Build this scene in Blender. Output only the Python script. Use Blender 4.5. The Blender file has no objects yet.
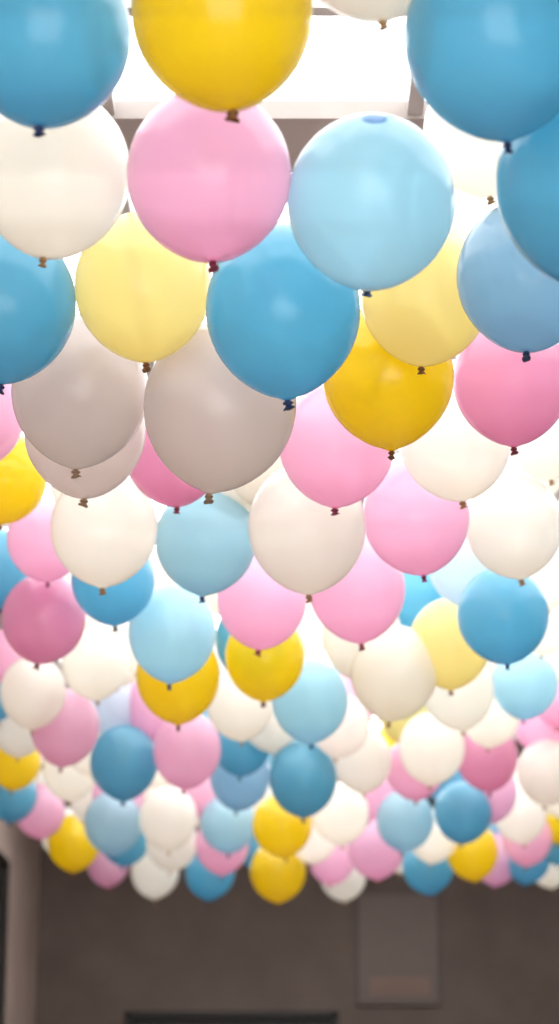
import bpy, math, random
from mathutils import Vector, Matrix, Euler
random.seed(7)
sc=bpy.context.scene
sc.view_settings.view_transform='Standard'
sc.view_settings.look='None'

F=2200.0; TH=math.atan(626/F); CZ=1.6
# ---------------- helpers
def srgb(r,g,b):
    f=lambda c:(c/255/12.92) if c/255<=0.04045 else ((c/255+0.055)/1.055)**2.4
    return (f(r),f(g),f(b),1)
def link(o,parent=None):
    sc.collection.objects.link(o)
    if parent: o.parent=parent
    return o
def empty(name):
    e=bpy.data.objects.new(name,None); e.empty_display_size=.2
    return link(e)
def box(name,x0,x1,y0,y1,z0,z1,mat,parent=None,bev=0.0):
    v=[(x,y,z) for x in(x0,x1) for y in(y0,y1) for z in(z0,z1)]
    f=[(0,1,3,2),(4,6,7,5),(0,4,5,1),(2,3,7,6),(0,2,6,4),(1,5,7,3)]
    m=bpy.data.meshes.new(name); m.from_pydata(v,[],f); m.materials.append(mat)
    o=link(bpy.data.objects.new(name,m),parent)
    if bev:
        b=o.modifiers.new('bevel','BEVEL'); b.width=bev; b.segments=2
    return o
def boxes(name,lst,mat,parent=None):
    V=[];Fc=[]
    for (x0,x1,y0,y1,z0,z1) in lst:
        n=len(V)
        V+=[(x,y,z) for x in(x0,x1) for y in(y0,y1) for z in(z0,z1)]
        Fc+=[tuple(n+i for i in f) for f in [(0,1,3,2),(4,6,7,5),(0,4,5,1),(2,3,7,6),(0,2,6,4),(1,5,7,3)]]
    m=bpy.data.meshes.new(name); m.from_pydata(V,[],Fc); m.materials.append(mat)
    return link(bpy.data.objects.new(name,m),parent)
def plaster(name,col,rough=.8,var=.12,scale=3):
    m=bpy.data.materials.new(name); m.use_nodes=True; nt=m.node_tree; b=nt.nodes['Principled BSDF']
    tc=nt.nodes.new('ShaderNodeTexCoord'); n=nt.nodes.new('ShaderNodeTexNoise'); n.inputs['Scale'].default_value=scale; n.inputs['Detail'].default_value=6
    r=nt.nodes.new('ShaderNodeValToRGB')
    r.color_ramp.elements[0].color=tuple(c*(1-var) for c in col[:3])+(1,); r.color_ramp.elements[1].color=tuple(min(1,c*(1+var)) for c in col[:3])+(1,)
    r.color_ramp.elements[0].position=.3; r.color_ramp.elements[1].position=.7
    nt.links.new(tc.outputs['Object'],n.inputs['Vector']); nt.links.new(n.outputs['Fac'],r.inputs['Fac']); nt.links.new(r.outputs['Color'],b.inputs['Base Color'])
    b.inputs['Roughness'].default_value=rough
    n2=nt.nodes.new('ShaderNodeTexNoise'); n2.inputs['Scale'].default_value=80
    bp=nt.nodes.new('ShaderNodeBump'); bp.inputs['Strength'].default_value=.08
    nt.links.new(tc.outputs['Object'],n2.inputs['Vector']); nt.links.new(n2.outputs['Fac'],bp.inputs['Height']); nt.links.new(bp.outputs['Normal'],b.inputs['Normal'])
    return m
# ---------------- latex
def latex(name,body,neck,trans=.64):
    m=bpy.data.materials.new(name); m.use_nodes=True; nt=m.node_tree; nt.nodes.clear(); N=nt.nodes.new; L=nt.links.new
    out=N('ShaderNodeOutputMaterial')
    tc=N('ShaderNodeTexCoord'); sep=N('ShaderNodeSeparateXYZ'); L(tc.outputs['Object'],sep.inputs[0])
    ramp=N('ShaderNodeValToRGB'); cr=ramp.color_ramp; cr.interpolation='EASE'
    mr=N('ShaderNodeMapRange'); mr.inputs['From Min'].default_value=-.58; mr.inputs['From Max'].default_value=.53
    L(sep.outputs['Z'],mr.inputs['Value']); L(mr.outputs['Result'],ramp.inputs['Fac'])
    cr.elements[0].position=0.0; cr.elements[0].color=neck
    cr.elements[1].position=.9965; cr.elements[1].color=tuple(.05*a+.95*b for a,b in zip(body,neck))
    e=cr.elements.new(.035); e.color=tuple(.75*a+.25*b for a,b in zip(body,neck))
    e=cr.elements.new(.26); e.color=body
    e=cr.elements.new(.992); e.color=body
    oi=N('ShaderNodeObjectInfo'); hsv=N('ShaderNodeHueSaturation')
    m1=N('ShaderNodeMapRange'); m1.inputs['To Min'].default_value=.93; m1.inputs['To Max'].default_value=1.04
    L(oi.outputs['Random'],m1.inputs['Value']); L(m1.outputs['Result'],hsv.inputs['Value']); L(ramp.outputs['Color'],hsv.inputs['Color'])
    d=N('ShaderNodeBsdfDiffuse'); t=N('ShaderNodeBsdfTranslucent'); g=N('ShaderNodeBsdfGlossy'); g.inputs['Roughness'].default_value=.2
    L(hsv.outputs['Color'],d.inputs['Color']); L(hsv.outputs['Color'],t.inputs['Color'])
    mx=N('ShaderNodeMixShader'); mx.inputs[0].default_value=trans; L(d.outputs[0],mx.inputs[1]); L(t.outputs[0],mx.inputs[2])
    tr=N('ShaderNodeBsdfTransparent'); L(hsv.outputs['Color'],tr.inputs['Color'])
    m2=N('ShaderNodeMixShader'); m2.inputs[0].default_value=.16; L(mx.outputs[0],m2.inputs[1]); L(tr.outputs[0],m2.inputs[2])
    fr=N('ShaderNodeFresnel'); fr.inputs['IOR'].default_value=1.5
    mf=N('ShaderNodeMath'); mf.operation='MULTIPLY'; mf.inputs[1].default_value=.8; L(fr.outputs[0],mf.inputs[0])
    geo=N('ShaderNodeNewGeometry'); mb=N('ShaderNodeMath'); mb.operation='SUBTRACT'; mb.inputs[0].default_value=1; L(geo.outputs['Backfacing'],mb.inputs[1])
    mc=N('ShaderNodeMath'); mc.operation='MULTIPLY'; L(mf.outputs[0],mc.inputs[0]); L(mb.outputs[0],mc.inputs[1])
    m3=N('ShaderNodeMixShader'); L(mc.outputs[0],m3.inputs[0]); L(m2.outputs[0],m3.inputs[1]); L(g.outputs[0],m3.inputs[2])
    L(m3.outputs[0],out.inputs['Surface'])
    return m
def knotmat(name,col):
    m=bpy.data.materials.new(name); m.use_nodes=True; nt=m.node_tree; b=nt.nodes['Principled BSDF']
    n=nt.nodes.new('ShaderNodeTexNoise'); n.inputs['Scale'].default_value=20
    r=nt.nodes.new('ShaderNodeValToRGB'); r.color_ramp.elements[0].color=tuple(c*.7 for c in col[:3])+(1,); r.color_ramp.elements[1].color=col
    nt.links.new(n.outputs['Fac'],r.inputs['Fac']); nt.links.new(r.outputs['Color'],b.inputs['Base Color']); b.inputs['Roughness'].default_value=.35
    return m
COL={ # body, neck, knot
 'B':('blue',srgb(136,204,226),srgb(30,105,165),srgb(18,50,100)),
 'L':('light_blue',srgb(198,231,241),srgb(55,135,200),srgb(28,75,125)),
 'T':('steel_blue',srgb(178,210,228),srgb(70,120,165),srgb(28,60,100)),
 'P':('pink',srgb(249,210,229),srgb(220,105,155),srgb(145,40,75)),
 'D':('deep_pink',srgb(236,184,208),srgb(190,75,125),srgb(130,30,60)),
 'Y':('yellow',srgb(251,228,60),srgb(210,160,20),srgb(130,80,25)),
 'C':('pale_yellow',srgb(249,238,182),srgb(220,185,95),srgb(140,90,40)),
 'W':('white',srgb(254,251,244),srgb(225,205,175),srgb(175,135,85)),
 'G':('shaded_white',srgb(230,221,217),srgb(205,190,178),srgb(160,130,100)),  # white balloons, greyed: shade from overhead is put into the colour
 'S':('pale_blue',srgb(226,240,248),srgb(160,195,225),srgb(100,130,160)),
}
def balloon_mesh(code):
    nm,body,neck,knot=COL[code]
    NS=40; prof=[(.02,.5296),(.035,.5288)]
    for i in range(1,29):
        t=math.pi*i/29*0.985
        c=math.cos(t); s=math.sin(t)
        low=max(0,-c)
        r=.5*s*(1-.03*low**2)
        z=.53*c if c>0 else .53*c-.018*low**12
        prof.append((r,z))
    nb=len(prof)
    k=.74; z0=-.556
    prof+=[(.020,z0-.004)]+[(r*k,z0-.008+(z+.650)*k) for r,z in [(.024,-.650),(.036,-.658),(.043,-.668),(.036,-.679),(.022,-.685),(.028,-.695),(.044,-.712),(.049,-.718),(.045,-.722),(.022,-.708)]]
    V=[(0,0,.53)];Fc=[]
    for k_,(r,z) in enumerate(prof):
        for j in range(NS):
            a=2*math.pi*j/NS; x=r*math.cos(a); y=r*math.sin(a); zz=z
            if k_>=nb+2:
                kk=(z0-.008-z)/.07
                x=x*1.15+.012*kk; y*=.85
                zz=z+x*.35*min(1,kk)+ .004*math.sin(3*a)*kk
            V.append((x,y,zz))
    for j in range(NS): Fc.append((0,1+j,1+(j+1)%NS))
    for q in range(len(prof)-1):
        a=1+q*NS;b=a+NS
        for j in range(NS): Fc.append((a+j,b+j,b+(j+1)%NS,a+(j+1)%NS))
    V.append((.01,0,z0-.045)); e=len(V)-1; a=1+(len(prof)-1)*NS
    for j in range(NS): Fc.append((a+(j+1)%NS,a+j,e))
    m=bpy.data.meshes.new('balloon_'+nm); m.from_pydata(V,[],Fc)
    m.materials.append(latex('latex_'+nm,body,neck)); m.materials.append(knotmat('knot_'+nm,knot))
    for i,p in enumerate(m.polygons):
        p.use_smooth=True
        if i>=NS+nb*NS: p.material_index=1
    m.update(); return m
MESH={k:balloon_mesh(k) for k in COL}
canopy=empty('balloon_canopy')
def add(code,P,W,lean=None):
    o=bpy.data.objects.new('balloon_'+COL[code][0],MESH[code])
    o.location=P; o.scale=(W,W,W*random.uniform(.99,1.06))
    if lean is None: lean=random.uniform(-1,15)
    M=Matrix.Rotation(math.radians(random.uniform(-7,7)),3,'Y')@Matrix.Rotation(math.radians(lean),3,'X')@Matrix.Rotation(random.uniform(0,6.28),3,'Z')
    o.rotation_euler=M.to_euler()
    link(o,canopy)
    return o
ZC=1.61
def survey(code,u,v,w,k=.5):
    if v>=845: v-=9
    xc=(u-279.5)/F; yc=(512-v)/F
    d=Vector((xc,math.cos(TH)-yc*math.sin(TH),math.sin(TH)+yc*math.cos(TH)))
    tp=ZC/d.z; tw=F*.28/w
    t=tp**(1-k)*tw**k
    t=min(t,14.2)
    P=Vector((0,0,CZ))+d*t
    return add(code,P,w*t/F,48 if (u,v)==(371,202) else None)
S="""B 45 36 172|Y 222 12 182|W 372 -66 165|B 497 38 186|B 592 182 192|W 54 174 153|P 209 175 165|L 371 202 168
W 482 132 118|W 466 205 100|C 143 286 137|B 4 304 144|B 283 310 155|C 425 297 129|T 527 276 141|Y 388 375 132|D 512 380 118
G 80 390 137|G 220 406 153|P 337 444 116|W 455 440 112|D 174 450 102|G 85 430 122|P -22 415 94|Y 5 478 84|P 46 540 78|B -2 568 72
W 104 528 107|W 88 482 76|L 206 540 102|W 307 527 118|P 416 516 107|W 514 526 98|W 548 435 84|W 527 462 80|W 240 470 90|W 262 455 90
B 113 580 84|D 44 618 85|W 176 575 66|L 172 632 88|P 262 600 90|P 357 588 97|B 415 600 68|S 467 564 78|B 503 615 92|C 450 643 82
W 548 572 64|W 105 618 50|B 252 640 74|Y 265 656 80|Y 178 676 84|W 362 636 80|W 394 672 88|W 95 664 67|P 14 656 56|W 33 692 66
S 118 710 58|P 65 727 69|W 240 704 68|L 310 700 77|P 152 708 58|C 408 714 56|W 458 690 72|L 525 684 66|W 556 652 54|W 490 714 60
D 487 757 62|W 432 748 66|P 540 725 52|B 124 762 68|P 187 750 68|Y 15 762 52|W 70 772 54|B 12 795 50|B 242 742 60|T 240 778 60
B 303 778 68|L 287 742 54|W 362 760 60|P 415 768 60|P 368 792 52|P 490 793 54|B 463 812 58|L 405 820 58|W 433 845 50|W 520 813 54
W 547 772 60|P 527 838 50|B 556 846 48|Y 472 860 52|B 428 875 52|P 376 858 56|W 340 813 58|Y 282 825 60|Y 278 880 56|L 228 823 56
P 222 853 54|B 210 880 50|W 168 818 58|W 172 852 52|B 125 848 50|L 113 823 58|P 118 795 52|W 155 880 48|P 108 872 42|Y 74 852 52
P 40 811 50|W 62 832 46|W 313 845 50|P 332 868 46|W 343 885 46|B 262 855 48|W 402 856 46|P 496 868 48|B 527 866 48|W 549 872 44
Y 558 818 46|P 300 800 46|W 205 800 50|W 90 745 54|P 200 790 50|W 340 725 60|W 20 725 58|B -5 690 55|P 350 700 55|W 215 665 60|W 290 640 60
W 330 570 70|W 545 620 64|P 560 700 50|W 140 640 60|P 460 730 52|W 250 800 50|S 365 825 50|B 450 780 50|W 95 800 50|W 145 795 50|W 560 790 50
W 75 580 66|W 225 580 66|W 385 640 66|W 465 600 64|W 480 660 58|Y 400 745 50|W 270 720 58|B 210 725 54"""
for it in S.replace('\n','|').split('|'):
    c,u,v,w=it.split(); survey(c,float(u),float(v),float(w))
# --- the rest of the canopy, to either side of what the lens takes in
cs='WWWPPBBLLYCSWD'
y=2.6
row=0
while y<13.6:
    x=-1.52+(.2 if row%2 else 0)
    while x<2.5:
        D=y*math.cos(TH)+ZC*math.sin(TH); px=279.5+F*x/D; r=F*.16/D
        if px<-r-10 or px>559+r+10:
            add(random.choice(cs),(x+random.uniform(-.03,.03),y+random.uniform(-.05,.05),CZ+ZC+random.uniform(-.1,.1)),random.uniform(.27,.3))
        x+=.42
    y+=.44; row+=1
# --- second, higher layer of mostly white balloons
y=8.8
while y<13.6:
    x=-1.5+random.uniform(0,.2)
    while x<2.4:
        add(random.choice('WWWWWSPL'),(x+random.uniform(-.06,.06),y+random.uniform(-.08,.08),CZ+ZC+.33+random.uniform(-.05,.05)),random.uniform(.26,.29))
        x+=.7
    y+=.85
# ---------------- room
CE=4.1; XL=-1.78; XR=2.75; YB=16.4; Y0=-2.5
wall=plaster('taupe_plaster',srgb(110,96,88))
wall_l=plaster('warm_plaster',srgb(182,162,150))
fl=plaster('floor_concrete',srgb(180,170,162),.6)
ce=plaster('ceiling_plaster',srgb(170,160,154))
frm=plaster('skylight_frame_paint',srgb(190,184,180),.5,.05)
dark=plaster('dark_wood',srgb(34,29,27),.5)
trimm=plaster('trim_paint',srgb(98,86,80),.6,.05)
box('floor',XL-.2,XR+.2,Y0,YB+.2,-.1,0,fl)
# back wall with doorway
DX0,DX1,DZ=-1.13,.43,2.49
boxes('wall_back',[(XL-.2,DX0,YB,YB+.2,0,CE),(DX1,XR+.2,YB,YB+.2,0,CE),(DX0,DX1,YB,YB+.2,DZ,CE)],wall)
dr=empty('door_1')
box('door_leaf_left',DX0+.04,(DX0+DX1)/2,YB+.09,YB+.14,0.005,DZ-.04,dark,dr,.003)
box('door_leaf_right',(DX0+DX1)/2,DX1-.04,YB+.09,YB+.14,0.005,DZ-.04,dark,dr,.003)
box('door_astragal',(DX0+DX1)/2-.02,(DX0+DX1)/2+.02,YB+.08,YB+.15,0.005,DZ-.04,dark,dr,.003)
boxes('door_frame',[(DX0,DX0+.04,YB+.0,YB+.2,0,DZ),(DX1-.04,DX1,YB+.0,YB+.2,0,DZ),(DX0,DX1,YB+.0,YB+.2,DZ-.04,DZ)],dark,dr)
# left wall with tall opening
OY0,OY1,OZ=11.2,14.6,3.36
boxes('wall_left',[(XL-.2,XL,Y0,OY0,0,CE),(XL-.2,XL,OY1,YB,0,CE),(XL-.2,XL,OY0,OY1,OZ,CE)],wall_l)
d2=empty('door_2')
box('door_leaf',XL-.07,XL-.02,OY0+.05,OY1-.05,.005,OZ-.05,dark,d2,.005)
boxes('door_frame',[(XL-.2,XL+.0,OY0,OY0+.05,0,OZ),(XL-.2,XL,OY1-.05,OY1,0,OZ),(XL-.2,XL,OY0,OY1,OZ-.05,OZ)],dark,d2)
box('wall_right',XR,XR+.2,Y0,YB,0,CE,wall)
boxes('baseboard_back',[(XL,DX0,YB-.02,YB,0,.12),(DX1,XR,YB-.02,YB,0,.12)],trimm)
# panel on back wall
pn=empty('notice_board')
def bx(u): return (u-279.5)/F*(YB*math.cos(TH)+1.3*math.sin(TH))
px0,px1=bx(356),bx(440); pz0,pz1=CZ+.93,CZ+1.75
pm=plaster('panel_paint',srgb(118,103,95),.6,.05); pl=plaster('label_paint',srgb(134,110,97),.6,.1)
box('board',px0+.02,px1-.02,YB-.02,YB,pz0+.02,pz1-.02,pm,pn)
boxes('frame',[(px0,px0+.02,YB-.035,YB,pz0,pz1),(px1-.02,px1,YB-.035,YB,pz0,pz1),(px0+.02,px1-.02,YB-.035,YB,pz0,pz0+.02),(px0+.02,px1-.02,YB-.035,YB,pz1-.02,pz1)],trimm,pn)
box('label',px0+.1,px1-.08,YB-.025,YB-.02,pz0+.07,pz0+.2,pl,pn)
# ceiling: solid border + glazed skylights
GX0,GX1=-1.225,2.4
G=[(3.0,5.12),(5.45,9.6),(9.8,14.2)]
CT=.05
sol=[(XL-.2,GX0,Y0,YB+.2,CE,CE+CT),(GX1,XR+.2,Y0,YB+.2,CE,CE+CT)]
yy=Y0
for a,b in G: sol.append((GX0,GX1,yy,a,CE,CE+CT)); yy=b
sol.append((GX0,GX1,yy,YB+.2,CE,CE+CT))
boxes('ceiling',sol,ce)
for i,(a,b) in enumerate(G):
    w=empty('window_%d'%(i+1)); l=[]
    x=GX0
    while x<GX1:
        l.append((x-.02,x+.02,a,b,CE+.01,CE+.045)); x+=.785
    m=max(2,round((b-a)/1.05))
    for k in range(m+1):
        y=b-.53-(k)*1.06
        if y>a+.1: l.append((GX0,GX1,y-.02,y+.02,CE+.012,CE+.043))
    boxes('skylight_frame',l,frm,w)
# ---------------- light
w=bpy.data.worlds.new('overcast'); sc.world=w; w.use_nodes=True
bg=w.node_tree.nodes['Background']; bg.inputs[0].default_value=(.985,.99,1,1); bg.inputs[1].default_value=4.2
# ---------------- camera
cam=bpy.data.cameras.new('camera'); co=link(bpy.data.objects.new('camera',cam)); sc.camera=co
co.location=(0,0,CZ); co.rotation_euler=(math.pi/2+TH,0,0)
cam.sensor_fit='VERTICAL'; cam.sensor_height=36; cam.sensor_width=24; cam.lens=F/1024*36; cam.clip_end=200
cam.dof.use_dof=True; cam.dof.focus_distance=4.6; cam.dof.aperture_fstop=3.0
